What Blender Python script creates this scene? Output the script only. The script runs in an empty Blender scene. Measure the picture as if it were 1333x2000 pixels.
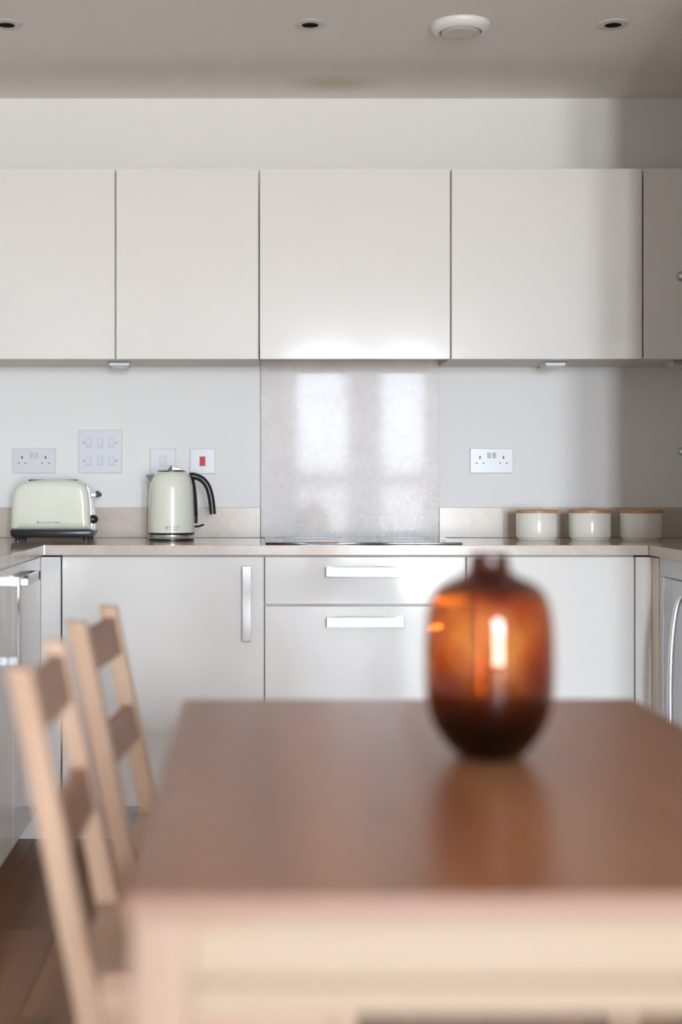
import bpy, bmesh, math, random
from mathutils import Vector, Matrix
random.seed(7)
sc = bpy.context.scene
COL = sc.collection
PI = math.pi

# ------------------------------------------------------------------ camera
# X to the right, Y into the room (back wall at y = 0), Z up; D = distance from the camera along Y
CAM_D, EYE = 4.81, 1.08
def Y(D): return D - CAM_D
cam_d = bpy.data.cameras.new('camera')
cam = bpy.data.objects.new('camera', cam_d); COL.objects.link(cam)
cam.location = (0, -CAM_D, EYE); cam.rotation_euler = (PI/2, 0, 0)
cam_d.sensor_fit = 'VERTICAL'; cam_d.sensor_height = 36; cam_d.lens = 50
cam_d.shift_x = 166.5/2000; cam_d.shift_y = -54/2000
cam_d.clip_start = 0.05
cam_d.dof.use_dof = True; cam_d.dof.focus_distance = 4.45; cam_d.dof.aperture_fstop = 1.4
sc.camera = cam

# ------------------------------------------------------------------ overcast sky, seen through the windows behind the camera
SKY, GROUND = 79.0, 0.60                   # overcast sky; the ground outside gives back about half of it
w = bpy.data.worlds.new('world'); sc.world = w; w.use_nodes = True
wt = w.node_tree; bg = wt.nodes['Background']; bg.inputs['Strength'].default_value = SKY
wtc = wt.nodes.new('ShaderNodeTexCoord'); wsx = wt.nodes.new('ShaderNodeSeparateXYZ'); wmr = wt.nodes.new('ShaderNodeMapRange')
wmr.inputs[1].default_value = -0.01; wmr.inputs[2].default_value = 0.03
wmx = wt.nodes.new('ShaderNodeMix'); wmx.data_type = 'RGBA'
wmx.inputs[6].default_value = (0.95*GROUND, 0.94*GROUND, 0.92*GROUND, 1); wmx.inputs[7].default_value = (0.785, 0.90, 1.03, 1)
wt.links.new(wtc.outputs['Generated'], wsx.inputs[0]); wt.links.new(wsx.outputs['Z'], wmr.inputs[0])
wt.links.new(wmr.outputs[0], wmx.inputs[0]); wt.links.new(wmx.outputs[2], bg.inputs['Color'])
sc.view_settings.view_transform = 'Standard'; sc.view_settings.look = 'None'
sc.view_settings.gamma = 1; sc.view_settings.use_curve_mapping = False
sc.view_settings.exposure = 0.66
sc.cycles.use_denoising = True
sc.cycles.max_bounces = 14; sc.cycles.diffuse_bounces = 8; sc.cycles.glossy_bounces = 6
sc.cycles.transmission_bounces = 10; sc.cycles.transparent_max_bounces = 12
sc.cycles.sample_clamp_indirect = 12
WINDOWS = [(0.40, 0.97), (1.27, 1.77)]; SILL, HEAD = 0.06, 2.30; Y_FRONT = Y(-5.0)
for x0, x1 in WINDOWS:                     # light portals: they emit nothing, they only guide the sampling of the sky
    l = bpy.data.lights.new('window_portal', 'AREA'); l.shape = 'RECTANGLE'
    l.size = x1-x0; l.size_y = HEAD-SILL; l.cycles.is_portal = True
    o = bpy.data.objects.new('window_portal', l); COL.objects.link(o)
    o.location = ((x0+x1)/2, Y_FRONT-0.02, (SILL+HEAD)/2); o.rotation_euler = (PI/2, 0, 0)

# ------------------------------------------------------------------ materials
def srgb(r, g, b):
    f = lambda c: (c/255/12.92) if c/255 <= 0.04045 else ((c/255+0.055)/1.055)**2.4
    return (f(r), f(g), f(b), 1)
def mat(name, col, rough=0.5, metal=0.0, spec=0.5, coat=0.0, coat_r=0.03, vary=0.0, vscale=6.0, bump=0.0, bscale=60.0):
    m = bpy.data.materials.new(name); m.use_nodes = True
    nt = m.node_tree; N = nt.nodes; p = N['Principled BSDF']
    p.inputs['Base Color'].default_value = col; p.inputs['Roughness'].default_value = rough
    p.inputs['Metallic'].default_value = metal; p.inputs['Specular IOR Level'].default_value = spec
    p.inputs['Coat Weight'].default_value = coat; p.inputs['Coat Roughness'].default_value = coat_r
    tc = N.new('ShaderNodeTexCoord')
    if vary > 0:
        n = N.new('ShaderNodeTexNoise'); n.inputs['Scale'].default_value = vscale; n.inputs['Detail'].default_value = 4
        nt.links.new(tc.outputs['Object'], n.inputs['Vector'])
        mx = N.new('ShaderNodeMix'); mx.data_type = 'RGBA'
        mx.inputs[6].default_value = tuple(c*(1-vary) for c in col[:3])+(1,)
        mx.inputs[7].default_value = tuple(min(1, c*(1+vary)) for c in col[:3])+(1,)
        nt.links.new(n.outputs['Fac'], mx.inputs[0]); nt.links.new(mx.outputs[2], p.inputs['Base Color'])
    if bump > 0:
        n = N.new('ShaderNodeTexNoise'); n.inputs['Scale'].default_value = bscale; n.inputs['Detail'].default_value = 3
        nt.links.new(tc.outputs['Object'], n.inputs['Vector'])
        b = N.new('ShaderNodeBump'); b.inputs['Strength'].default_value = bump; b.inputs['Distance'].default_value = 0.002
        nt.links.new(n.outputs['Fac'], b.inputs['Height']); nt.links.new(b.outputs['Normal'], p.inputs['Normal'])
    return m
def ramp_of(nt, stops):
    r = nt.nodes.new('ShaderNodeValToRGB'); e = r.color_ramp.elements
    while len(e) < len(stops): e.new(0.5)
    for k, (p, c) in enumerate(stops): e[k].position = p; e[k].color = c
    return r
def wood(name, stops, axis, rough=0.4, scale=9.0, stretch=0.06, knots=0.0, knot_col=(0.1, 0.04, 0.02, 1), spec=0.5):
    """long grain along the axis, with sparse knots"""
    m = bpy.data.materials.new(name); m.use_nodes = True
    nt = m.node_tree; N = nt.nodes; p = N['Principled BSDF']; L = nt.links
    p.inputs['Roughness'].default_value = rough; p.inputs['Specular IOR Level'].default_value = spec
    tc = N.new('ShaderNodeTexCoord'); mp = N.new('ShaderNodeMapping')
    s = [1, 1, 1]; s['xyz'.index(axis)] = stretch
    mp.inputs['Scale'].default_value = s
    oi = N.new('ShaderNodeObjectInfo'); add = N.new('ShaderNodeVectorMath'); add.operation = 'ADD'
    mul = N.new('ShaderNodeMath'); mul.operation = 'MULTIPLY'; mul.inputs[1].default_value = 17.0
    L.new(oi.outputs['Random'], mul.inputs[0])
    L.new(tc.outputs['Object'], add.inputs[0]); L.new(mul.outputs[0], add.inputs[1])
    L.new(add.outputs[0], mp.inputs['Vector'])
    n = N.new('ShaderNodeTexNoise'); n.inputs['Scale'].default_value = scale; n.inputs['Detail'].default_value = 6
    n.inputs['Distortion'].default_value = 0.6
    L.new(mp.outputs[0], n.inputs['Vector'])
    r = ramp_of(nt, stops); L.new(n.outputs['Fac'], r.inputs[0])
    out = r.outputs[0]
    if knots > 0:
        v = N.new('ShaderNodeTexVoronoi'); v.inputs['Scale'].default_value = 7.0
        mp2 = N.new('ShaderNodeMapping'); s2 = [1, 1, 1]; s2['xyz'.index(axis)] = 0.55; mp2.inputs['Scale'].default_value = s2
        L.new(add.outputs[0], mp2.inputs['Vector']); L.new(mp2.outputs[0], v.inputs['Vector'])
        rr = ramp_of(nt, [(0.06, (1, 1, 1, 1)), (0.17, (0, 0, 0, 1))]); L.new(v.outputs['Distance'], rr.inputs[0])
        k = N.new('ShaderNodeMath'); k.operation = 'MULTIPLY'; k.inputs[1].default_value = knots
        L.new(rr.outputs[0], k.inputs[0])
        mx = N.new('ShaderNodeMix'); mx.data_type = 'RGBA'; mx.inputs[7].default_value = knot_col
        L.new(k.outputs[0], mx.inputs[0]); L.new(out, mx.inputs[6]); out = mx.outputs[2]
    L.new(out, p.inputs['Base Color'])
    b = N.new('ShaderNodeBump'); b.inputs['Strength'].default_value = 0.15; b.inputs['Distance'].default_value = 0.001
    L.new(n.outputs['Fac'], b.inputs['Height']); L.new(b.outputs['Normal'], p.inputs['Normal'])
    return m
def stone(name, dirt=False, rough=0.06, spec=0.5):
    c3 = [srgb(198, 192, 189), srgb(209, 204, 202), srgb(220, 216, 215)] if dirt else [srgb(186, 173, 160), srgb(199, 188, 176), srgb(212, 203, 193)]
    m = bpy.data.materials.new(name); m.use_nodes = True
    nt = m.node_tree; N = nt.nodes; L = nt.links; p = N['Principled BSDF']
    p.inputs['Roughness'].default_value = rough; p.inputs['Specular IOR Level'].default_value = spec
    g = N.new('ShaderNodeNewGeometry')
    n = N.new('ShaderNodeTexNoise'); n.inputs['Scale'].default_value = 9; n.inputs['Detail'].default_value = 8; n.inputs['Roughness'].default_value = 0.7
    L.new(g.outputs['Position'], n.inputs['Vector'])
    r = ramp_of(nt, [(0.25, c3[0]), (0.5, c3[1]), (0.8, c3[2])]); L.new(n.outputs['Fac'], r.inputs[0])
    f = N.new('ShaderNodeTexNoise'); f.inputs['Scale'].default_value = 260; f.inputs['Detail'].default_value = 2
    L.new(g.outputs['Position'], f.inputs['Vector'])
    fr = ramp_of(nt, [(0.35, (0.82, 0.81, 0.80, 1)), (0.6, (1, 1, 1, 1))]); L.new(f.outputs['Fac'], fr.inputs[0])
    mx = N.new('ShaderNodeMix'); mx.data_type = 'RGBA'; mx.blend_type = 'MULTIPLY'; mx.inputs[0].default_value = 0.6
    L.new(r.outputs[0], mx.inputs[6]); L.new(fr.outputs[0], mx.inputs[7]); out = mx.outputs[2]
    if dirt:     # dried splashes and wipe marks above the hob
        sx = N.new('ShaderNodeSeparateXYZ'); L.new(g.outputs['Position'], sx.inputs[0])
        zr = N.new('ShaderNodeMapRange'); zr.inputs[1].default_value = 1.22; zr.inputs[2].default_value = 1.02
        L.new(sx.outputs['Z'], zr.inputs[0])
        xr = N.new('ShaderNodeMapRange'); xr.inputs[1].default_value = 0.02; xr.inputs[2].default_value = 0.45
        xr.inputs[3].default_value = 0.25
        L.new(sx.outputs['X'], xr.inputs[0])
        msk = N.new('ShaderNodeMath'); msk.operation = 'MULTIPLY'; L.new(zr.outputs[0], msk.inputs[0]); L.new(xr.outputs[0], msk.inputs[1])
        d = N.new('ShaderNodeTexNoise'); d.inputs['Scale'].default_value = 85; d.inputs['Detail'].default_value = 3
        L.new(g.outputs['Position'], d.inputs['Vector'])
        dr = ramp_of(nt, [(0.55, (0, 0, 0, 1)), (0.68, (1, 1, 1, 1))]); L.new(d.outputs['Fac'], dr.inputs[0])
        sw = N.new('ShaderNodeTexNoise'); sw.inputs['Scale'].default_value = 13; sw.inputs['Detail'].default_value = 5; sw.inputs['Distortion'].default_value = 2.5
        L.new(g.outputs['Position'], sw.inputs['Vector'])
        sr = ramp_of(nt, [(0.48, (0, 0, 0, 1)), (0.7, (0.55, 0.55, 0.55, 1))]); L.new(sw.outputs['Fac'], sr.inputs[0])
        ad = N.new('ShaderNodeMath'); ad.operation = 'MAXIMUM'; L.new(dr.outputs[0], ad.inputs[0]); L.new(sr.outputs[0], ad.inputs[1])
        mm = N.new('ShaderNodeMath'); mm.operation = 'MULTIPLY'; L.new(ad.outputs[0], mm.inputs[0]); L.new(msk.outputs[0], mm.inputs[1])
        m2 = N.new('ShaderNodeMix'); m2.data_type = 'RGBA'; m2.inputs[7].default_value = srgb(244, 244, 246)
        L.new(mm.outputs[0], m2.inputs[0]); L.new(out, m2.inputs[6]); out = m2.outputs[2]
        ro = N.new('ShaderNodeMapRange'); ro.inputs[3].default_value = rough; ro.inputs[4].default_value = rough+0.25
        L.new(mm.outputs[0], ro.inputs[0]); L.new(ro.outputs[0], p.inputs['Roughness'])
    L.new(out, p.inputs['Base Color'])
    return m

M = {}
M['wall'] = mat('wall_paint', srgb(230, 231, 231), 0.7, spec=0.25, bump=0.08, bscale=220)
M['gloss'] = mat('gloss_cream_door', srgb(230, 229, 226), 0.10, spec=0.36)
M['carcass'] = mat('carcass_melamine', srgb(206, 200, 190), 0.45)
M['endpanel'] = mat('end_panel_cream', srgb(216, 207, 188), 0.35)
M['plinth'] = mat('plinth_grey', srgb(205, 203, 198), 0.3)
M['stone'] = stone('beige_quartz')
M['upstone'] = stone('beige_quartz_upstand', rough=0.22)
M['splash'] = stone('beige_quartz_splashback', dirt=True, rough=0.38, spec=0.4)
_p = M['splash'].node_tree.nodes['Principled BSDF']; _p.inputs['Coat Weight'].default_value = 0.085; _p.inputs['Coat Roughness'].default_value = 0.055
M['chrome'] = mat('chrome', (0.82, 0.82, 0.84, 1), 0.12, 1.0)
M['satin'] = mat('satin_steel', (0.84, 0.84, 0.86, 1), 0.15, 1.0)
M['satin_door'] = mat('satin_steel_upright', (0.84, 0.86, 0.90, 1), 0.115, 1.0)
M['polish'] = mat('polished_chrome', (0.30, 0.30, 0.31, 1), 0.03, 1.0)
M['brushed'] = mat('brushed_silver_handle', (0.86, 0.86, 0.88, 1), 0.36, 1.0)
M['steel'] = mat('appliance_steel', (0.46, 0.46, 0.47, 1), 0.34, 1.0, vary=0.04, vscale=40)
M['silver_paint'] = mat('appliance_silver_paint', srgb(196, 197, 198), 0.3, 0.2)  # light grey paint of the appliance housing, fascia and door frame
M['dark'] = mat('dark_recess', srgb(30, 28, 30), 0.6)
M['black'] = mat('black_plastic', srgb(34, 32, 38), 0.28)
M['blackmatt'] = mat('black_recess', (0.006, 0.006, 0.007, 1), 0.9, spec=0.1)
M['glass_black'] = mat('black_ceramic_glass', (0.012, 0.012, 0.013, 1), 0.05)
M['cream'] = mat('cream_enamel', srgb(226, 230, 215), 0.16, coat=0.5)
M['ceramic'] = mat('pale_glazed_ceramic', srgb(230, 228, 218), 0.14, coat=0.4)
M['white'] = mat('white_plastic', srgb(212, 216, 222), 0.25)
M['white2'] = mat('white_switch_plastic', srgb(196, 201, 211), 0.25)
M['grey'] = mat('grey_print', srgb(120, 120, 112), 0.5)
M['red'] = mat('red_rocker', srgb(196, 16, 44), 0.3)
M['trim'] = mat('white_painted_trim', srgb(206, 202, 196), 0.4)
M['knobgrey'] = mat('grey_metal_knob', srgb(122, 120, 118), 0.35, 0.6)
M['frame'] = mat('window_frame_white', srgb(225, 226, 226), 0.35)
M['puck'] = mat('brushed_lamp_metal', (0.5, 0.5, 0.5, 1), 0.55, 1.0)
PALE = [(0.25, srgb(158, 124, 98)), (0.48, srgb(182, 150, 124)), (0.75, srgb(194, 166, 140))]
for a in 'xyz':
    M['pine_'+a] = wood('pale_pine_'+a, PALE, a, 0.42, knots=0.55, knot_col=srgb(140, 88, 58))
APR = [(0.25, srgb(140, 118, 94)), (0.48, srgb(160, 140, 117)), (0.75, srgb(170, 153, 134))]
M['slat'] = wood('shaded_slat_pine', [(0.25, srgb(122, 80, 54)), (0.5, srgb(147, 102, 72)), (0.75, srgb(162, 120, 88))], 'y', 0.45)  # darker than the posts: shade on the slat faces is put into the colour
M['apron'] = wood('apron_pine', APR, 'x', 0.42, knots=0.6, knot_col=srgb(165, 125, 95))
M['tlegs'] = wood('table_leg_pine', [(0.25, srgb(153, 126, 107)), (0.6, srgb(172, 145, 126))], 'z', 0.42)
M['top'] = wood('stained_tabletop', [(0.25, srgb(124, 79, 53)), (0.5, srgb(149, 99, 69)), (0.78, srgb(163, 115, 83))], 'y', 0.30, scale=7, knots=0.35, knot_col=srgb(90, 46, 28))
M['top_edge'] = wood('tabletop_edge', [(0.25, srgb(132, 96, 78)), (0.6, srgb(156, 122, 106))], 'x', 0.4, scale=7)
M['lid'] = wood('lid_wood', [(0.3, srgb(166, 112, 72)), (0.6, srgb(196, 146, 104))], 'x', 0.45, scale=20)
M['plank'] = wood('oak_plank', [(0.25, srgb(94, 60, 34)), (0.5, srgb(130, 88, 54)), (0.78, srgb(156, 112, 74))], 'y', 0.42, scale=8, knots=0.3, knot_col=srgb(40, 22, 12))

def ceiling_material():
    m = mat('ceiling_paint', srgb(236, 232, 227), 0.8, spec=0.15)
    nt = m.node_tree; N = nt.nodes; L = nt.links; p = N['Principled BSDF']
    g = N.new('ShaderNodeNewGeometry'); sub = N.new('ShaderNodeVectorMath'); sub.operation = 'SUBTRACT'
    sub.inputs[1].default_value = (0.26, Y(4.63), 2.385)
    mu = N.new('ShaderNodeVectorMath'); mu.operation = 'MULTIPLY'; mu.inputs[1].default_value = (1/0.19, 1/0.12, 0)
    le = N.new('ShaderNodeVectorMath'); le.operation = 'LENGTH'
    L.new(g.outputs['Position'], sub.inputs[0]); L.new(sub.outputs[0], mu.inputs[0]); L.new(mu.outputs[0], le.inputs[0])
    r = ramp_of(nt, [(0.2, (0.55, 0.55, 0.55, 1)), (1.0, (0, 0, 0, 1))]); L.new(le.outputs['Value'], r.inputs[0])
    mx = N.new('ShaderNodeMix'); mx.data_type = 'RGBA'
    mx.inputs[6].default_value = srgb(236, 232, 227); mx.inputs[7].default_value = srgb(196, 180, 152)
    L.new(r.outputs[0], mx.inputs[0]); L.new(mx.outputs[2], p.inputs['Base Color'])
    return m
M['ceiling'] = ceiling_material()
def pane_material():
    m = bpy.data.materials.new('window_pane_glass'); m.use_nodes = True
    nt = m.node_tree; N = nt.nodes; L = nt.links; N.remove(N['Principled BSDF'])
    t = N.new('ShaderNodeBsdfTransparent'); gl = N.new('ShaderNodeBsdfGlossy'); gl.inputs['Roughness'].default_value = 0.0
    fr = N.new('ShaderNodeFresnel'); fr.inputs[0].default_value = 1.45
    mx = N.new('ShaderNodeMixShader'); L.new(fr.outputs[0], mx.inputs[0]); L.new(t.outputs[0], mx.inputs[1]); L.new(gl.outputs[0], mx.inputs[2])
    L.new(mx.outputs[0], N['Material Output'].inputs[0])
    return m
M['pane'] = pane_material()
def amber_material():
    m = bpy.data.materials.new('amber_glass'); m.use_nodes = True
    nt = m.node_tree; N = nt.nodes; L = nt.links; p = N['Principled BSDF']
    p.inputs['Transmission Weight'].default_value = 1; p.inputs['IOR'].default_value = 1.47; p.inputs['Roughness'].default_value = 0.015
    tc = N.new('ShaderNodeTexCoord'); mp = N.new('ShaderNodeMapping'); mp.inputs['Scale'].default_value = (1, 1, 0.7)
    L.new(tc.outputs['Object'], mp.inputs['Vector'])
    n = N.new('ShaderNodeTexNoise'); n.inputs['Scale'].default_value = 17; n.inputs['Detail'].default_value = 3
    L.new(mp.outputs[0], n.inputs['Vector'])
    r = ramp_of(nt, [(0.38, srgb(196, 110, 46)), (0.5, srgb(230, 155, 76)), (0.60, srgb(246, 192, 110))]); L.new(n.outputs['Fac'], r.inputs[0])
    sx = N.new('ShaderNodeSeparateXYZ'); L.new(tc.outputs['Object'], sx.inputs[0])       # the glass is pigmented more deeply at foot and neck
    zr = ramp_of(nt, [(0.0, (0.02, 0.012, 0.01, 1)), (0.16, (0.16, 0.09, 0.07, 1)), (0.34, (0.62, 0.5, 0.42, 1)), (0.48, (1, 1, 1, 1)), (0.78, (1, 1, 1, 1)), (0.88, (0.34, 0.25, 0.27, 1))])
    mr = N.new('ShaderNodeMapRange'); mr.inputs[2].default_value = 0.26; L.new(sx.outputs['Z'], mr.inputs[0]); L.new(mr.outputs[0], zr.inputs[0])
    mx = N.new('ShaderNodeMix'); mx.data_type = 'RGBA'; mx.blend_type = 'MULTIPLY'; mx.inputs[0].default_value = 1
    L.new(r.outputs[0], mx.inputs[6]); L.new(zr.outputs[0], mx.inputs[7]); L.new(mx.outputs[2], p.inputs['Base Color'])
    return m
M['amber'] = amber_material()

# ------------------------------------------------------------------ helpers
def origin(o):
    v = Vector((0, 0, 0))
    while o: v += o.location; o = o.parent
    return v
def tag(o, label=None, cat=None, group=None, kind=None):
    if label: o['label'] = label
    if cat: o['category'] = cat
    if group: o['group'] = group
    if kind: o['kind'] = kind
    return o
def thing(name, label, cat, loc, group=None):
    o = bpy.data.objects.new(name, None); o.empty_display_size = 0.05; COL.objects.link(o); o.location = loc
    return tag(o, label, cat, group)
def obj(name, bm, m, parent=None, smooth=False):
    """link a bmesh given in world coordinates as one mesh object"""
    if parent is not None:
        bmesh.ops.translate(bm, verts=bm.verts, vec=-origin(parent))
    bmesh.ops.recalc_face_normals(bm, faces=bm.faces)
    me = bpy.data.meshes.new(name); bm.to_mesh(me); bm.free()
    if isinstance(m, str): m = M[m]
    me.materials.append(m)
    if smooth:
        for f in me.polygons: f.use_smooth = True
        try: me.set_sharp_from_angle(angle=math.radians(40))
        except Exception: pass
    o = bpy.data.objects.new(name, me); COL.objects.link(o)
    if parent is not None: o.parent = parent
    return o
def box(x0, x1, y0, y1, z0, z1, bev=0.0, seg=2, bm=None):
    b = bmesh.new()
    bmesh.ops.create_cube(b, size=1)
    for v in b.verts:
        v.co = Vector(((x0+x1)/2+v.co.x*(x1-x0), (y0+y1)/2+v.co.y*(y1-y0), (z0+z1)/2+v.co.z*(z1-z0)))
    if bev > 0:
        bmesh.ops.bevel(b, geom=list(b.edges), offset=bev, segments=seg, affect='EDGES', profile=0.5)
    if bm is not None:
        join(bm, b); return bm
    return b
def join(a, b):
    me = bpy.data.meshes.new('tmp'); b.to_mesh(me); b.free(); a.from_mesh(me); bpy.data.meshes.remove(me); return a
def lathe(prof, cx, cy, cz, n=48, axis='z'):
    """prof: list of (r, z); axis 'x' or 'y' turns it to lie along that axis"""
    b = bmesh.new(); rings = []
    for r, z in prof:
        ring = []
        if r < 1e-6: ring = [b.verts.new((0, 0, z))]
        else:
            for k in range(n):
                a = 2*PI*k/n; ring.append(b.verts.new((r*math.cos(a), r*math.sin(a), z)))
        rings.append(ring)
    for A, B in zip(rings, rings[1:]):
        if len(A) == 1 and len(B) == 1: continue
        if len(A) == 1:
            for k in range(n): b.faces.new((A[0], B[k], B[(k+1) % n]))
        elif len(B) == 1:
            for k in range(n): b.faces.new((A[k], A[(k+1) % n], B[0]))
        else:
            for k in range(n): b.faces.new((A[k], A[(k+1) % n], B[(k+1) % n], B[k]))
    if axis == 'x': R = Matrix.Rotation(PI/2, 3, 'Y')
    elif axis == '-x': R = Matrix.Rotation(-PI/2, 3, 'Y')
    elif axis == '-y': R = Matrix.Rotation(PI/2, 3, 'X')
    else: R = Matrix.Identity(3)
    for v in b.verts: v.co = R @ v.co + Vector((cx, cy, cz))
    return b
def prism(pts, y0, y1, bev=0.0, seg=3, plane='xz'):
    """outline in x,z extruded along y (or y,z along x)"""
    b = bmesh.new()
    if plane == 'xz': vs = [b.verts.new((p[0], y0, p[1])) for p in pts]; d = (0, y1-y0, 0)
    else: vs = [b.verts.new((y0, p[0], p[1])) for p in pts]; d = (y1-y0, 0, 0)
    f = b.faces.new(vs)
    r = bmesh.ops.extrude_face_region(b, geom=[f])
    bmesh.ops.translate(b, verts=[v for v in r['geom'] if isinstance(v, bmesh.types.BMVert)], vec=d)
    bmesh.ops.recalc_face_normals(b, faces=b.faces)
    if bev > 0:
        ax = 1 if plane == 'xz' else 0
        es = [e for e in b.edges if abs(e.verts[0].co[ax]-e.verts[1].co[ax]) < 1e-6]
        bmesh.ops.bevel(b, geom=es, offset=bev, segments=seg, affect='EDGES', profile=0.5)
    return b
def tube(path, rad, n=12, flat=1.0):
    """sweep a round (or flattened) section along a path lying in an x-z plane"""
    b = bmesh.new(); rings = []
    P = [Vector(p) for p in path]
    for i, p in enumerate(P):
        t = (P[min(i+1, len(P)-1)]-P[max(i-1, 0)]).normalized()
        u = Vector((0, 1, 0)) if abs(t.y) < 0.9 else Vector((1, 0, 0)); v = t.cross(u).normalized(); u = v.cross(t).normalized()
        r = rad[i] if isinstance(rad, (list, tuple)) else rad
        rings.append([b.verts.new(p+u*(r*flat*math.cos(2*PI*k/n))+v*(r*math.sin(2*PI*k/n))) for k in range(n)])
    for A, B in zip(rings, rings[1:]):
        for k in range(n): b.faces.new((A[k], A[(k+1) % n], B[(k+1) % n], B[k]))
    b.faces.new(rings[0]); b.faces.new(list(reversed(rings[-1])))
    return b
def spline(pts, n=8):
    """Catmull-Rom through points"""
    P = [Vector(p) for p in pts]; out = []
    for i in range(len(P)-1):
        a, b, c, d = P[max(i-1, 0)], P[i], P[i+1], P[min(i+2, len(P)-1)]
        for k in range(n):
            t = k/n
            out.append(0.5*((2*b)+(c-a)*t+(2*a-5*b+4*c-d)*t*t+(3*b-3*c+d-a)*t**3))
    out.append(P[-1]); return out
def text_bm(txt, size, extr=0.0006):
    cu = bpy.data.curves.new('txt', 'FONT'); cu.body = txt; cu.size = size; cu.extrude = extr; cu.resolution_u = 2
    o = bpy.data.objects.new('txt', cu); COL.objects.link(o)
    bpy.context.view_layer.update()
    me = bpy.data.meshes.new_from_object(o.evaluated_get(bpy.context.evaluated_depsgraph_get()))
    b = bmesh.new(); b.from_mesh(me)
    bpy.data.objects.remove(o); bpy.data.curves.remove(cu); bpy.data.meshes.remove(me)
    return b
def struct(name, bm, m, parent=None):
    o = obj(name, bm, m, parent)
    if parent is None: o['kind'] = 'structure'
    return o

# ------------------------------------------------------------------ room shell
XL, XR, CEIL = -1.24, 1.80, 2.385
struct('wall_back', box(XL-0.1, XR+0.1, 0, 0.12, -0.05, CEIL), 'wall')
struct('wall_left', box(XL-0.1, XL, Y_FRONT, 0, -0.05, CEIL), 'wall')
struct('wall_right', box(XR, XR+0.1, Y_FRONT, 0, -0.05, CEIL), 'wall')
struct('ceiling', box(XL-0.1, XR+0.1, Y_FRONT-0.2, 0.12, CEIL, CEIL+0.1), 'ceiling')
b = bmesh.new()
yf0, yf1 = Y_FRONT-0.2, Y_FRONT
box(XL-0.1, WINDOWS[0][0], yf0, yf1, -0.05, CEIL, bm=b)
box(WINDOWS[0][1], WINDOWS[1][0], yf0, yf1, -0.05, CEIL, bm=b)
box(WINDOWS[1][1], XR+0.1, yf0, yf1, -0.05, CEIL, bm=b)
for x0, x1 in WINDOWS:
    box(x0, x1, yf0, yf1, -0.05, SILL, bm=b); box(x0, x1, yf0, yf1, HEAD, CEIL, bm=b)
struct('wall_front', b, 'wall')
for k, (x0, x1) in enumerate(WINDOWS):
    b = bmesh.new(); ya, yb = Y_FRONT-0.12, Y_FRONT-0.06; t = 0.03
    box(x0, x0+t, ya, yb, SILL, HEAD, bm=b); box(x1-t, x1, ya, yb, SILL, HEAD, bm=b)
    box(x0+t, x1-t, ya, yb, SILL, SILL+t, bm=b); box(x0+t, x1-t, ya, yb, HEAD-t, HEAD, bm=b)
    box(x0+t, x1-t, ya, yb, 1.06, 1.20, bm=b)
    wn = struct('window_%d' % (k+1), b, 'frame')
    obj('pane', box(x0+t, x1-t, ya+0.025, ya+0.031, SILL+t, 1.06), 'pane', wn)
    obj('pane', box(x0+t, x1-t, ya+0.025, ya+0.031, 1.20, HEAD-t), 'pane', wn)
floor = struct('floor', box(XL, XR, Y_FRONT, 0, -0.05, -0.012), 'plank')
pw, pl, g = 0.19, 1.22, 0.0006
nx = math.ceil((XR-XL)/pw); pm = None
for i in range(nx):
    off = -random.random()*pl
    y = Y_FRONT+off; x0 = XL+i*pw; x1 = min(x0+pw, XR)
    while y < 0:
        y0, y1 = max(y, Y_FRONT), min(y+pl, 0)
        if y1-y0 > 0.05:
            full = abs(y1-y0-pl) < 1e-6 and x1-x0 > pw-1e-6
            if full and pm:
                o = bpy.data.objects.new('plank', pm); COL.objects.link(o)
            else:
                bb = box(-(x1-x0)/2+g, (x1-x0)/2-g, -(y1-y0)/2+g, (y1-y0)/2-g, -0.012, 0, 0.001, 1)
                o = obj('plank', bb, 'plank')
                if full: pm = o.data
            o.location = ((x0+x1)/2, (y0+y1)/2, 0); o.parent = floor
        y += pl

# ------------------------------------------------------------------ base units along the back wall
ZB, ZT = 0.122, 0.864                      # bottom and top of the base doors
DF, DB = Y(4.23), Y(4.25)                  # front and back of the base doors
def handle_h(cx, z, yfront, parent, L=0.227):           # flat bar handle, horizontal, on a front facing the camera
    b = box(cx-L/2, cx+L/2, yfront-0.034, yfront-0.026, z-0.0145, z+0.0145, 0.0015)
    box(cx-L/2, cx-L/2+0.022, yfront-0.027, yfront, z-0.0145, z+0.0145, 0.001, bm=b)
    box(cx+L/2-0.022, cx+L/2, yfront-0.027, yfront, z-0.0145, z+0.0145, 0.001, bm=b)
    return obj('handle', b, 'satin', parent)
def handle_v(cx, z0, z1, yfront, parent):
    b = box(cx-0.0135, cx+0.0135, yfront-0.034, yfront-0.026, z0, z1, 0.0015)
    box(cx-0.0135, cx+0.0135, yfront-0.027, yfront, z0, z0+0.022, 0.001, bm=b)
    box(cx-0.0135, cx+0.0135, yfront-0.027, yfront, z1-0.022, z1, 0.001, bm=b)
    return obj('handle', b, 'satin_door', parent)
def carcass(x0, x1, parent, y0=None, y1=-0.03, z0=0.10, z1=0.868):
    return obj('carcass', box(x0, x1, DB+0.001 if y0 is None else y0, y1, z0, z1), 'carcass', parent)

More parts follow.
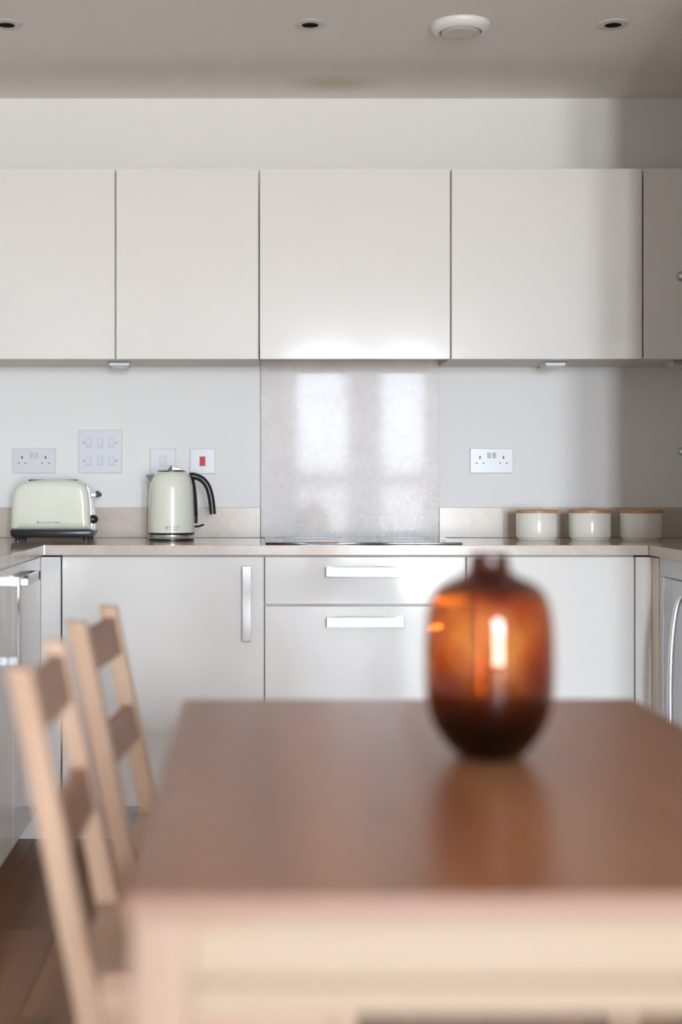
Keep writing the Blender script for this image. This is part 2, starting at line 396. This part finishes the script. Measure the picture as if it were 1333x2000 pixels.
c = thing('base_cabinet', 'cream gloss base cabinet with tall door and upright bar handle below the kettle', 'cabinet', (-0.276, DF, 0.1))
carcass(-0.5780, 0.0252, c)
d = obj('door', box(-0.5765, 0.0235, DF, DB, ZB, ZT, 0.0015), 'gloss', c); handle_v(-0.027, 0.615, 0.839, DF, d)
c = thing('base_cabinet', 'cream gloss drawer cabinet under the black hob, two horizontal handles', 'cabinet', (0.326, DF, 0.1))
carcass(0.0258, 0.6257, c)
d = obj('drawer', box(0.0275, 0.6236, DF, DB, 0.7235, ZT, 0.0015), 'gloss', c); handle_h(0.3215, 0.8212, DF, d)
d = obj('drawer', box(0.0275, 0.6236, DF, DB, ZB, 0.7175, 0.0015), 'gloss', c); handle_h(0.3235, 0.672, DF, d)
c = thing('base_cabinet', 'cream gloss base cabinet with plain door behind the amber vase', 'cabinet', (0.877, DF, 0.1))
carcass(0.6262, 1.1285, c)
obj('door', box(0.6282, 1.1260, DF, DB, ZB, ZT, 0.0015), 'gloss', c)

# corner posts: a front facing strip with a return towards the camera
c = thing('corner_post', 'cream corner filler post left of the wide base door, under the toaster', 'panel', (-0.61, DF, 0.1))
obj('front_strip', box(-0.640, -0.581, DF, DB, ZB, ZT, 0.001), 'gloss', c)
obj('return_strip', box(-0.660, -0.6405, Y(4.154), DB, ZB, ZT, 0.001), 'gloss', c)
c = thing('corner_post', 'cream corner filler post right of the base doors, beside the steel appliance', 'panel', (1.155, DF, 0.1))
obj('front_strip', box(1.1300, 1.1775, DF, DB, ZB, ZT, 0.001), 'gloss', c)
obj('return_strip', box(1.178, 1.198, Y(4.157), DB, ZB, ZT, 0.001), 'endpanel', c)
tag(obj('plinth', box(-0.74, 1.25, Y(4.33), Y(4.346), 0.0005, 0.0995, 0.001), 'plinth'), 'pale grey kickboard under the back row of base units', 'plinth')

# ------------------------------------------------------------------ left hand run (faces right)
XD = -0.640
def side_handle_v(D, z0, z1, parent):
    y = Y(D)
    b = box(XD+0.024, XD+0.029, y-0.0135, y+0.0135, z0, z1, 0.0015)
    box(XD, XD+0.0245, y-0.0135, y+0.0135, z0, z0+0.022, 0.001, bm=b); box(XD, XD+0.0245, y-0.0135, y+0.0135, z1-0.022, z1, 0.001, bm=b)
    return obj('handle', b, 'polish', parent)
def side_handle_h(D, z, parent, L=0.227):
    y = Y(D)
    b = box(XD+0.021, XD+0.029, y-L/2, y+L/2, z-0.0135, z+0.0135, 0.0015)
    box(XD, XD+0.022, y-L/2, y-L/2+0.022, z-0.0135, z+0.0135, 0.001, bm=b); box(XD, XD+0.022, y+L/2-0.022, y+L/2, z-0.0135, z+0.0135, 0.001, bm=b)
    return obj('handle', b, 'polish', parent)
c = thing('base_cabinet', 'narrow cream gloss cabinet in the left run, horizontal chrome handle, next to the corner', 'cabinet', (XD, Y(3.95), 0.1))
obj('carcass', box(-1.21, XD-0.021, Y(3.748), Y(4.152), 0.10, 0.868), 'carcass', c)
d = obj('door', box(XD-0.02, XD, Y(3.7495), Y(4.151), ZB, ZT, 0.0015), 'gloss', c); side_handle_h(3.925, 0.823, d)
c = thing('base_cabinet', 'cream gloss cabinet at left edge of frame with upright bar handle, left of the chairs', 'cabinet', (XD, Y(3.45), 0.1))
obj('carcass', box(-1.21, XD-0.021, Y(3.148), Y(3.747), 0.10, 0.868), 'carcass', c)
d = obj('door', box(XD-0.02, XD, Y(3.149), Y(3.7465), ZB, ZT, 0.0015), 'gloss', c); side_handle_v(3.685, 0.612, 0.840, d)
tag(obj('plinth', box(-0.741, -0.725, Y(3.15), Y(4.329), 0.0005, 0.0995, 0.001), 'plinth'), 'pale grey kickboard under the left run of units', 'plinth')

# ------------------------------------------------------------------ worktops, upstands, splashback
WT0, WT1 = 0.870, 0.900
tag(obj('worktop', box(-0.6238, 1.1615, Y(4.205), -0.0005, WT0, WT1, 0.0015), 'stone'), 'polished beige stone worktop along the back wall, holding kettle, hob and canisters', 'worktop')
wl = tag(obj('worktop', box(XL+0.001, -0.6258, Y(3.15), -0.0005, WT0, WT1, 0.0015), 'stone'), 'polished beige stone worktop of the left run, toaster on its back corner', 'worktop')
obj('joint_strip', box(-0.6257, -0.6239, Y(4.206), -0.0005, WT0+0.002, WT1+0.0004), 'satin', wl)
tag(obj('worktop', box(1.1625, XR-0.001, Y(3.63), -0.0005, WT0, WT1, 0.0015), 'stone'), 'polished beige stone worktop of the right run, above the steel appliance', 'worktop')
for o in [q for q in COL.objects if q.name.startswith('worktop')]:     # top face polished, cut edges honed
    o.data.materials.append(M['upstone'])
    for f_ in o.data.polygons:
        if f_.normal.z < 0.5: f_.material_index = 1
tag(obj('upstand', box(XL+0.001, 0.0155, -0.02, -0.0005, WT1+0.0005, 1.002, 0.001), 'upstone'), 'low beige stone upstand behind toaster and kettle', 'upstand')
tag(obj('upstand', box(0.6185, XR-0.001, -0.02, -0.0005, WT1+0.0005, 1.002, 0.001), 'upstone'), 'low beige stone upstand behind the three canisters', 'upstand')
tag(obj('splashback', box(0.0170, 0.6170, -0.02, -0.0005, WT1+0.0005, 1.60, 0.001), 'splash'), 'tall stained beige stone splashback panel above the hob', 'splashback')

# ------------------------------------------------------------------ wall cabinets
WF, WB = Y(4.49), Y(4.51); WZ0, WZ1 = 1.476, 2.077
def wall_cab(x0, x1, label, hood=False, bottom=WZ0):
    c = thing('wall_cabinet', label, 'cabinet', ((x0+x1)/2, WF, WZ0), None)
    obj('carcass', box(x0-0.002, x1+0.002, WB+0.001, -0.0215 if hood else -0.001, bottom+0.001, WZ1-0.004), 'carcass', c)
    obj('door', box(x0, x1, WF, WB, WZ0, WZ1, 0.0015), 'gloss', c)
    if hood:
        f = obj('extractor_grille', box(x0+0.05, x1-0.05, WB+0.03, -0.05, bottom-0.012, bottom+0.0005, 0.002), 'puck', c)
    return c
wall_cab(-1.055, -0.4462, 'cream gloss wall cabinet at the left edge, above the toaster')
wall_cab(-0.4410, 0.0070, 'cream gloss wall cabinet above the kettle, narrower than its neighbours')
wall_cab(0.0128, 0.6135, 'cream gloss extractor cabinet above the splashback, bright window glow along its bottom', True, 1.53)
wall_cab(0.6188, 1.2205, 'cream gloss wall cabinet right of the extractor cabinet, above the right socket')
wall_cab(1.2258, XR-0.003, 'cream gloss wall cabinet at the right edge, mostly in shadow')
def puck(x, D, label):
    y = Y(D)
    t = thing('cabinet_light', label, 'light', (x, y, WZ0), 'under-cabinet lights')
    obj('housing', prism([(x-0.030, WZ0-0.013), (x+0.030, WZ0-0.013), (x+0.037, WZ0+0.0005), (x-0.037, WZ0+0.0005)], y-0.045, y+0.045, 0.002), 'puck', t)
    obj('diffuser', box(x-0.024, x+0.024, y-0.035, y+0.035, WZ0-0.0150, WZ0-0.0128, 0.001), 'white', t)
puck(-0.443, 4.65, 'small metal light under the wall cabinets above the switch plates')
puck(0.972, 4.65, 'small metal light under the wall cabinet above the canisters')
puck(1.372, 4.60, 'small dark light under the shadowed cabinet at the right edge')

# ------------------------------------------------------------------ hob
h = thing('hob', 'flat black glass hob set in the stone worktop', 'hob', (0.325, Y(4.515), WT1))
obj('glass_top', box(0.029, 0.6205, Y(4.262), Y(4.772), WT1+0.0002, WT1+0.006, 0.0015), 'glass_black', h)
for (x, D, r) in ((0.17, 4.40, 0.085), (0.48, 4.40, 0.105), (0.17, 4.64, 0.105), (0.48, 4.64, 0.085)):
    obj('cooking_zone', lathe([(r-0.002, 0), (r, 0.0002), (r+0.002, 0)], x, Y(D), WT1+0.0061, 40), 'grey', h)

# ------------------------------------------------------------------ electrical plates on the back wall
YW = -0.0002
def plate(t, x, z, wd, ht):
    return obj('plate', box(x-wd/2, x+wd/2, -0.009, YW, z-ht/2, z+ht/2, 0.0025, 2), 'white', t)
def double_socket(x, z, label):
    t = thing('wall_socket', label, 'socket', (x, 0, z), 'double sockets on the back wall')
    p = plate(t, x, z, 0.147, 0.085)
    for s in (-1, 1):
        cx = x+s*0.0395
        bb = box(cx-0.0022, cx+0.0022, -0.0096, -0.0085, z+0.0065, z+0.0155)
        obj('earth_slot', bb, 'dark', t)
        for q in (-1, 1):
            obj('pin_slot', box(cx+q*0.0115-0.0032, cx+q*0.0115+0.0032, -0.0094, -0.0085, z-0.0105, z-0.0065), 'grey', t)
        cx = x+s*0.0085
        obj('rocker', prism([(-0.0125, z+0.008), (-0.0095, z+0.0275), (-0.0085, z+0.0275), (-0.0085, z+0.008)] if s > 0 else
                            [(-0.0095, z+0.008), (-0.0125, z+0.0275), (-0.0085, z+0.0275), (-0.0085, z+0.008)], cx-0.0062, cx+0.0062, plane='yz'), 'white2', t)
    return t
double_socket(-0.750, 1.160, 'white double socket above the toaster, left of the grid switch')
double_socket(0.797, 1.160, 'white double socket right of the splashback, above the canisters')
t = thing('grid_switch', 'square white six-rocker grid switch plate between toaster and kettle', 'switch', (-0.526, 0, 1.191))
plate(t, -0.526, 1.191, 0.147, 0.146)
for r in (0, 1):
    for k in (-1, 0, 1):
        x = -0.526+k*0.0385; z = 1.191+(0.029 if r == 0 else -0.031)
        bz = obj('rocker_bezel', box(x-0.010, x+0.010, -0.0098, -0.0085, z-0.0165, z+0.0165, 0.0008, 1), 'white2', t)
        obj('rocker', prism([(-0.0135, z-0.012), (-0.0105, z+0.0135), (-0.0092, z+0.0135), (-0.0092, z-0.012)], x-0.0072, x+0.0072, plane='yz'), 'white', bz)
    for k in (-1, 1):
        obj('screw', lathe([(0, 0.0012), (0.0024, 0.001), (0.0028, 0)], -0.526+k*0.0555, -0.009, 1.191+(0.029 if r == 0 else -0.031), 12, '-y'), 'grey', t)
t = thing('fused_switch', 'plain white square switch plate half hidden behind the kettle', 'switch', (-0.314, 0, 1.158))
plate(t, -0.314, 1.158, 0.087, 0.085)
bz = obj('rocker_bezel', box(-0.314-0.012, -0.314+0.012, -0.0098, -0.0085, 1.158-0.017, 1.158+0.017, 0.001, 1), 'white2', t)
obj('rocker', prism([(-0.0135, 1.146), (-0.0105, 1.1715), (-0.0092, 1.1715), (-0.0092, 1.146)], -0.314-0.008, -0.314+0.008, plane='yz'), 'white', bz)
t = thing('cooker_switch', 'white square cooker switch with red rocker, right of the kettle', 'switch', (-0.180, 0, 1.158))
plate(t, -0.180, 1.158, 0.087, 0.085)
obj('rocker', prism([(-0.0145, 1.142), (-0.0105, 1.174), (-0.0085, 1.174), (-0.0085, 1.142)], -0.180-0.0095, -0.180+0.0095, plane='yz'), 'red', t)
for z in (1.1285, 1.187):
    obj('screw', lathe([(0, 0.0012), (0.0024, 0.001), (0.0028, 0)], -0.180, -0.009, z, 12, '-y'), 'white2', t)

# ------------------------------------------------------------------ toaster
tx, k = -0.661, 0.000259
fy, by = Y(4.565), Y(4.725)
T = thing('toaster', 'pale cream two-slice toaster with black base on the left worktop corner', 'toaster', (tx, (fy+by)/2, WT1))
def tz(p): return (tx+(p[0]-622)*k, WT1+(845-p[1])*k)
prof = spline([(122, 718, 0), (126, 560, 0), (140, 350, 0), (165, 240, 0), (215, 165, 0), (320, 112, 0), (600, 90, 0), (890, 97, 0), (1000, 125, 0), (1065, 185, 0), (1095, 290, 0), (1112, 480, 0), (1122, 718, 0)], 4)
obj('shell', prism([tz(p) for p in prof], fy, by, 0.024, 7), 'cream', T, True)
prof = [(122, 717), (1140, 717), (1150, 735), (1125, 795), (1100, 808), (160, 808), (132, 790)]
obj('base', prism([tz(p) for p in prof], fy+0.002, by-0.002, 0.004, 2), 'black', T, True)
for px in (210, 1060):
    for yy in (fy+0.02, by-0.02):
        obj('foot', lathe([(0, 0.0115), (0.010, 0.0115), (0.009, 0.0002), (0, 0.0002)], tz((px, 0))[0], yy, WT1, 16), 'black', T)
prof = spline([(1118, 717, 0), (1108, 480, 0), (1090, 290, 0), (1060, 185, 0), (1030, 150, 0)], 4)
pp = [tz(p) for p in prof]; pp = pp+[(x+0.0055, z) for x, z in reversed(pp)]
e = obj('end_panel', prism(pp, fy+0.030, by-0.030, 0.002, 2), 'chrome', T, True)
cy = (fy+by)/2
lx, lz = tz((1105, 275))
obj('lever_stem', box(lx, lx+0.018, cy-0.006, cy+0.006, lz-0.007, lz+0.003, 0.001), 'chrome', T)
lv = box(lx+0.014, lx+0.024, cy-0.018, cy+0.018, lz-0.010, lz+0.011, 0.003, 3); box(lx+0.020, lx+0.032, cy-0.012, cy+0.012, lz-0.007, lz+0.005, 0.003, 3, bm=lv)
obj('lever', lv, 'black', T)
dx, dz = tz((1125, 585))
obj('browning_dial', lathe([(0, 0.021), (0.007, 0.019), (0.0125, 0.013), (0.0145, 0.005), (0.0145, -0.004), (0, -0.004)], dx, fy+0.035, dz, 28, 'x'), 'black', T, True)
for yy in (cy-0.03, cy+0.03):
    obj('slot', box(tx-0.075, tx+0.075, yy-0.011, yy+0.011, WT1+0.180, WT1+0.1956, 0.001), 'dark', T)
tb = text_bm('Russell Hobbs', 0.0092)
xs = [v.co.x for v in tb.verts]; sx = 0.067/(max(xs)-min(xs))
x0, z0 = tz((490, 632))
for v in tb.verts: v.co = Vector((x0+v.co.x*sx, fy-0.0002+v.co.z*0.5, z0+v.co.y))
obj('lettering', tb, 'grey', T)
x0, z0 = tz((460, 634))
em = bmesh.new()
for j in range(3): box(x0, x0+0.0058, fy-0.0005, fy+0.001, z0+j*0.0026, z0+j*0.0026+0.0018, bm=em)
obj('emblem', em, 'grey', T)

# ------------------------------------------------------------------ kettle
kx, ky = -0.273, Y(4.60)
K = thing('kettle', 'pale cream jug kettle with black handle standing between toaster and hob', 'kettle', (kx, ky, WT1))
def kz(z): return WT1+z
def sp2(pts, n=5):
    return [(max(p.x, 0), p.y) for p in spline([(a, c_, 0) for a, c_ in pts], n)]
body = sp2([(0.0755, 0.0250), (0.0757, 0.032), (0.0752, 0.070), (0.0742, 0.107), (0.0722, 0.150), (0.0700, 0.178), (0.0640, 0.2005), (0.0560, 0.2140), (0.0480, 0.2205)], 5)
obj('body', lathe([(0, 0.0250)]+body+[(0.0, 0.2208)], kx, ky, WT1, 64), 'cream', K, True)
obj('collar', lathe([(0, 0.0195), (0.0745, 0.0195), (0.0752, 0.0205), (0.0752, 0.0249), (0, 0.0249)], kx, ky, WT1, 64), 'black', K, True)
bs = obj('power_base', lathe([(0, 0.0062), (0.0750, 0.0062), (0.0755, 0.0075), (0.0755, 0.0180), (0.0740, 0.0194), (0, 0.0194)], kx, ky, WT1, 64), 'chrome', K, True)
obj('base_foot', lathe([(0, 0.0003), (0.0715, 0.0003), (0.0735, 0.002), (0.0735, 0.0061), (0, 0.0061)], kx, ky, WT1, 48), 'black', bs, True)
ld = obj('lid', lathe([(0, 0.2208), (0.0455, 0.2208), (0.0455, 0.2228), (0.041, 0.2246), (0, 0.2255)], kx, ky, WT1, 48), 'black', K, True)
obj('lid_grip', prism([(kx-0.012, kz(0.2245)), (kx-0.002, kz(0.2405)), (kx+0.001, kz(0.2405)), (kx+0.002, kz(0.2245))], ky-0.016, ky+0.016, 0.0006, 2), 'black', ld)
obj('lid_plate', prism([(kx+0.0015, kz(0.2385)), (kx+0.016, kz(0.2365)), (kx+0.034, kz(0.2295)), (kx+0.040, kz(0.2245)), (kx+0.0025, kz(0.2245))], ky-0.020, ky+0.020, 0.002, 2), 'satin', ld)
# spout: a V of steel
b = bmesh.new()
tip = (kx-0.084, ky, kz(0.2110)); low = (kx-0.0688, ky, kz(0.178))
L1, R1 = (kx-0.052, ky-0.030, kz(0.2110)), (kx-0.052, ky+0.030, kz(0.2110))
L2, R2 = (kx-0.0645, ky-0.024, kz(0.188)), (kx-0.0645, ky+0.024, kz(0.188))
vs = [b.verts.new(p) for p in (tip, L1, L2, low, R2, R1)]
b.faces.new((vs[0], vs[1], vs[2], vs[3])); b.faces.new((vs[0], vs[3], vs[4], vs[5])); b.faces.new((vs[0], vs[5], vs[1])); b.faces.new((vs[1], vs[5], vs[4], vs[3], vs[2]))
obj('spout', b, 'steel', K)
def zk(p): return (kx+(p[0]-592)*0.0002356, ky, WT1+(1155-p[1])*0.0002356)
pts = [(840, 275), (930, 285), (1020, 330), (1090, 420), (1128, 540), (1150, 680), (1160, 800)]
path = spline([zk(p) for p in pts], 6)
rad = [0.0118 if i < 6 else 0.0108 for i in range(len(path))]
hd = obj('handle', tube(path, rad, 16, 1.1), 'black', K, True)
pts = [(855, 250), (885, 330), (905, 430), (920, 560), (928, 720), (934, 860), (930, 925)]
path = spline([zk(p) for p in pts], 5)
obj('handle_strut', tube(path, [0.0055 if i < 24 else 0.0045 for i in range(len(path))], 12, 2.4), 'black', K, True)
pts = [(905, 968), (960, 968), (1010, 952), (1040, 946)]
obj('switch_lever', tube(spline([zk(p) for p in pts], 4), 0.0034, 10, 2.2), 'black', K, True)
lt = bmesh.new()
for word, zz in (('Russell', 0.0418), ('Hobbs', 0.0338)):
    tb = text_bm(word, 0.0082)
    xs = [v.co.x for v in tb.verts]; s = (0.030 if word == 'Russell' else 0.0275)/(max(xs)-min(xs))
    for v in tb.verts:
        u = (-0.003+v.co.x*s); a = u/0.0757
        rr = 0.0759+v.co.z*0.5
        v.co = Vector((kx+rr*math.sin(a), ky-rr*math.cos(a), WT1+zz+v.co.y))
    join(lt, tb)
obj('lettering', lt, 'grey', K)
em = bmesh.new()
for j in range(4):
    for i in range(2):
        a = (-0.0155+i*0.005)/0.0757; rr = 0.0757
        cx_, cy_ = kx+rr*math.sin(a), ky-rr*math.cos(a)
        box(cx_, cx_+0.004, cy_-0.0003, cy_+0.002, WT1+0.0345+j*0.0034, WT1+0.0345+j*0.0034+0.0024, bm=em)
obj('emblem', em, 'grey', K)

# ------------------------------------------------------------------ canisters
for x, lab in ((0.912, 'pale glazed canister with wooden lid, leftmost of three, nearest the hob'),
               (1.084, 'pale glazed canister with wooden lid, middle of the three'),
               (1.251, 'pale glazed canister with wooden lid, rightmost of three, in shadow')):
    y = Y(4.61)
    c = thing('canister', lab, 'canister', (x, y, WT1), 'lidded canisters on the worktop')
    obj('jar', lathe([(0, 0.0003), (0.060, 0.0003), (0.0615, 0.003), (0.0625, 0.0075), (0.0660, 0.009), (0.0668, 0.012), (0.0668, 0.084), (0.0655, 0.0868), (0, 0.0868)], x, y, WT1, 64), 'ceramic', c, True)
    l = obj('lid', lathe([(0, 0.0885), (0.0675, 0.0885), (0.0685, 0.0895), (0.0685, 0.0965), (0.0672, 0.0978), (0, 0.0978)], x, y, WT1, 64), 'lid', c, True)
    obj('seal', lathe([(0, 0.0868), (0.0645, 0.0868), (0.0645, 0.0885), (0, 0.0885)], x, y, WT1, 48), 'white2', l, True)

# ------------------------------------------------------------------ ceiling fittings
for x, lab in ((-0.707, 'recessed round downlight at the left edge of the ceiling'),
               (0.154, 'recessed round downlight in the middle of the ceiling'),
               (1.013, 'recessed round downlight on the right side of the ceiling')):
    y = Y(4.03); t = thing('downlight', lab, 'light', (x, y, CEIL), 'recessed ceiling downlights')
    obj('bezel', lathe([(0.0455, -0.0003), (0.0450, -0.0018), (0.042, -0.0035), (0.036, -0.0040), (0.031, -0.0034), (0.0262, -0.0052), (0.0242, -0.0048), (0.0242, -0.0008)], x, y, CEIL, 48), 'trim', t, True)
    obj('recess_shade', lathe([(0, -0.0040), (0.0241, -0.0040), (0.0241, -0.0010), (0, -0.0010)], x, y, CEIL, 32), 'blackmatt', t)  # black disc stands in for the shade inside the recess
x, y = 0.581, Y(4.035)
t = thing('ceiling_vent', 'round white extract valve on the ceiling right of the middle downlight', 'vent', (x, y, CEIL))
obj('valve_ring', lathe([(0.0845, -0.0003), (0.0850, -0.006), (0.082, -0.014), (0.074, -0.022), (0.066, -0.026), (0.0605, -0.025), (0.0585, -0.020), (0.0575, -0.006), (0.0, -0.006)], x, y, CEIL, 64), 'frame', t, True)
obj('valve_disc', lathe([(0, -0.0245), (0.030, -0.0255), (0.050, -0.0290), (0.0545, -0.0270), (0.0545, -0.012), (0.010, -0.010), (0.008, -0.0055), (0, -0.0055)], x, y, CEIL, 64), 'trim', t, True)

# ------------------------------------------------------------------ right hand run: steel appliance, tall cupboard with knobs
XA = 1.180
a = thing('undercounter_appliance', 'silver undercounter appliance with bowed upright handle at the right edge', 'appliance', (XA, Y(3.89), 0))
y0, y1 = Y(3.635), Y(4.152)
obj('housing', box(XA+0.03, XR-0.02, y0, y1, 0.02, 0.8675, 0.003), 'silver_paint', a)
obj('fascia', box(XA, XA+0.029, y0, y1, 0.8135, 0.8675, 0.001), 'silver_paint', a)
fr = bmesh.new()
box(XA, XA+0.029, Y(4.112), y1, 0.10, 0.813, 0.001, bm=fr); box(XA, XA+0.029, y0, y0+0.02, 0.10, 0.813, 0.001, bm=fr)
box(XA, XA+0.029, y0+0.0201, Y(4.1121), 0.10, 0.13, 0.001, bm=fr)
obj('door_frame', fr, 'silver_paint', a)
obj('trim_strip', box(XA-0.002, XA+0.029, Y(4.109), Y(4.1118), 0.131, 0.812, 0.0005), 'brushed', a)
obj('hinge_strip', box(XA+0.002, XA+0.029, Y(4.037), Y(4.1088), 0.131, 0.8115, 0.001), 'steel', a)
obj('door_seal', box(XA+0.014, XA+0.0295, y0+0.0215, Y(4.0372), 0.131, 0.808), 'dark', a)
d = obj('door', box(XA-0.001, XA+0.0138, y0+0.024, Y(4.026), 0.134, 0.8112, 0.001), 'steel', a)
pts = [(XA-0.003, Y(3.93), 0.800-0.03), (XA-0.016, Y(3.93), 0.74), (XA-0.028, Y(3.93), 0.66), (XA-0.0335, Y(3.93), 0.55), (XA-0.0335, Y(3.93), 0.42), (XA-0.028, Y(3.93), 0.31), (XA-0.016, Y(3.93), 0.23), (XA-0.003, Y(3.93), 0.19)]
obj('bow_handle', tube(spline(pts, 8), 0.0075, 14), 'brushed', d, True)
for yy in (y0+0.05, y1-0.05):
    for xx in (XA+0.07, XR-0.08):
        obj('foot', lathe([(0, 0.0003), (0.018, 0.0003), (0.018, 0.0205), (0, 0.0205)], xx, yy, 0, 16), 'black', a)
XT = 1.145
c = thing('tall_cupboard', 'tall cream cupboard just beyond the right edge, only its two round knobs showing', 'cupboard', (XT, Y(3.3), 0))
obj('carcass', box(XT+0.021, XR-0.004, Y(3.00), Y(3.62), 0.10, CEIL-0.004), 'carcass', c)
obj('plinth', box(XT+0.08, XT+0.096, Y(3.01), Y(3.61), 0.0005, 0.0995), 'plinth', c)
knob = [(0, -0.001), (0.011, -0.001), (0.0085, 0.050), (0.010, 0.062), (0.0135, 0.070), (0.0130, 0.079), (0.0085, 0.086), (0, 0.088)]
for (z0, z1, zkn, sc_) in ((1.405, CEIL-0.03, 1.603, 1.0), (0.105, 1.40, 1.162, 0.78)):
    d = obj('door', box(XT, XT+0.02, Y(3.002), Y(3.618), z0, z1, 0.0015), 'gloss', c)
    kb = [(r*sc_, h_*(1 if sc_ == 1 else 0.975)) for r, h_ in knob]
    obj('knob', lathe(kb, XT, Y(3.575), zkn, 24, '-x'), 'knobgrey', d, True)

# ------------------------------------------------------------------ dining table
TZ, TXL, TXR, TN, TF = 0.720, -0.119, 0.640, 1.243, 2.386
t = thing('dining_table', 'wooden dining table with brown stained top and pale pine legs, in the foreground', 'table', ((TXL+TXR)/2, Y((TN+TF)/2), 0))
tp = obj('tabletop', box(TXL, TXR, Y(TN), Y(TF), TZ-0.021, TZ, 0.003, 2), 'top', t)
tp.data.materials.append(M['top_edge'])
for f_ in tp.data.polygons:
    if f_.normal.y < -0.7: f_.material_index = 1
tp['label'] = 'brown stained tabletop with a lighter front edge'
ov = 0.006; lw = 0.052
for sx_ in (0, 1):
    for sy_ in (0, 1):
        x0 = TXL+ov if sx_ == 0 else TXR-ov-lw; y0 = Y(TN)+ov if sy_ == 0 else Y(TF)-ov-lw
        obj('leg', box(x0, x0+lw, y0, y0+lw, 0.0005, TZ-0.0215, 0.003), 'tlegs', t)
for yy in (Y(TN)+ov+0.004, Y(TF)-ov-0.024):
    ab = box(TXL+ov+lw, TXR-ov-lw, yy, yy+0.02, TZ-0.078, TZ-0.0215, 0.0015)
    box(TXL+ov+lw, TXR-ov-lw, yy-0.0015, yy+0.02, TZ-0.109, TZ-0.0795, 0.0035, bm=ab)
    obj('apron', ab, 'apron', t)
for xx in (TXL+ov+0.004, TXR-ov-0.024):
    obj('apron', box(xx, xx+0.02, Y(TN)+ov+lw, Y(TF)-ov-lw, TZ-0.100, TZ-0.0215, 0.0015), 'pine_y', t)
t.rotation_euler.z = math.radians(0.4)

# ------------------------------------------------------------------ chairs
def chair_parts(root):
    hw, pt, pw_ = 0.158, 0.038, 0.030
    def px(z): return -(z-0.45)*0.212
    for s in (-1, 1):                                       # back posts: raked above the seat, splayed below
        pts = [(-0.060, 0.0005), (-0.026, 0.0005), (px(0.40)+pt/2, 0.38), (px(0.845)+pt/2-0.003, 0.845), (px(0.845)-pt/2+0.003, 0.845), (px(0.40)-pt/2, 0.39)]
        obj('back_leg', prism(pts, s*hw-pw_/2, s*hw+pw_/2, 0.003, 2), 'pine_z', root)
        obj('front_leg', box(0.318, 0.352, s*hw-0.017, s*hw+0.017, 0.0005, 0.4295, 0.003), 'pine_z', root)
        obj('side_rail', box(0.019, 0.3175, s*hw-0.010, s*hw+0.010, 0.372, 0.4295, 0.002), 'pine_x', root)
        obj('stretcher', box(-0.015, 0.3175, s*hw-0.009, s*hw+0.009, 0.17, 0.20, 0.002), 'pine_x', root)
    st = box(0.020, 0.365, -0.170, 0.170, 0.430, 0.450, 0.004); box(-0.012, 0.024, -hw+pw_/2+0.001, hw-pw_/2-0.001, 0.430, 0.450, 0.002, bm=st)
    obj('seat', st, 'pine_x', root)
    for (z0, z1) in ((0.755, 0.822), (0.592, 0.654)):
        p = [(px(z0)-0.008, z0), (px(z0)+0.010, z0), (px(z1)+0.010, z1), (px(z1)-0.008, z1)]
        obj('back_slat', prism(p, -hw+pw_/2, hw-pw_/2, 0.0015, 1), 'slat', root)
    obj('front_rail', box(0.326, 0.346, -hw+0.0175, hw-0.0175, 0.372, 0.4295, 0.002), 'pine_y', root)
    obj('rear_rail', box(-0.004, 0.012, -hw+pw_/2, hw-pw_/2, 0.372, 0.4295, 0.002), 'pine_y', root)
ch = thing('dining_chair', 'pale pine slat-back chair nearest the camera, at the left side of the table', 'chair', (0, 0, 0), 'pine chairs beside the table')
chair_parts(ch)
parts = list(ch.children)
ch2 = ch.copy(); COL.objects.link(ch2)
for p in parts:
    q = p.copy(); COL.objects.link(q); q.parent = ch2
ch.location = (-0.222, Y(1.998), 0)
ch2.location = (-0.214, Y(2.60), 0); ch2.rotation_euler.z = math.radians(-3.8)
ch2['label'] = 'farther pale pine slat-back chair, by the far left corner of the table'

# ------------------------------------------------------------------ vase
vx, vy = 0.309, Y(1.880)
S = 1/1477.0
def vr(p): return (p[0]*S, (1494-p[1])*S)
outer = sp2([vr(p) for p in [(54, 1494), (65, 1489), (86, 1466), (108, 1434), (122, 1390), (126, 1335), (126, 1280), (123, 1228), (116, 1192), (102, 1167), (80, 1152), (56, 1142), (43, 1132), (38.5, 1118), (37.5, 1100)]], 6)
th = 0.0035
inner = []
for i, (r, z) in enumerate(outer):
    a_ = outer[max(i-1, 0)]; c_ = outer[min(i+1, len(outer)-1)]
    dx_, dz_ = c_[0]-a_[0], c_[1]-a_[1]; l_ = math.hypot(dx_, dz_) or 1
    ri, zi = r-th*dz_/l_, z+th*dx_/l_
    if zi > 0.016: inner.append((max(ri, 0.004), zi))
top_r = (outer[-1][0]+inner[-1][0])/2
pr = [(0, 0.0035), (outer[0][0]*0.8, 0.0025), (outer[0][0]*0.92, 0.0)]+outer+[(top_r, outer[-1][1]+0.0012)]+list(reversed(inner))+[(inner[0][0]*0.6, 0.0140), (0, 0.0130)]
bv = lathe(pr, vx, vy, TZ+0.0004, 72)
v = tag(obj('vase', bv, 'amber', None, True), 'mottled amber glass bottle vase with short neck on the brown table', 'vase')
me = v.data                                          # origin at its foot
me.transform(Matrix.Translation((-vx, -vy, -TZ-0.0004))); v.location = (vx, vy, TZ+0.0004)
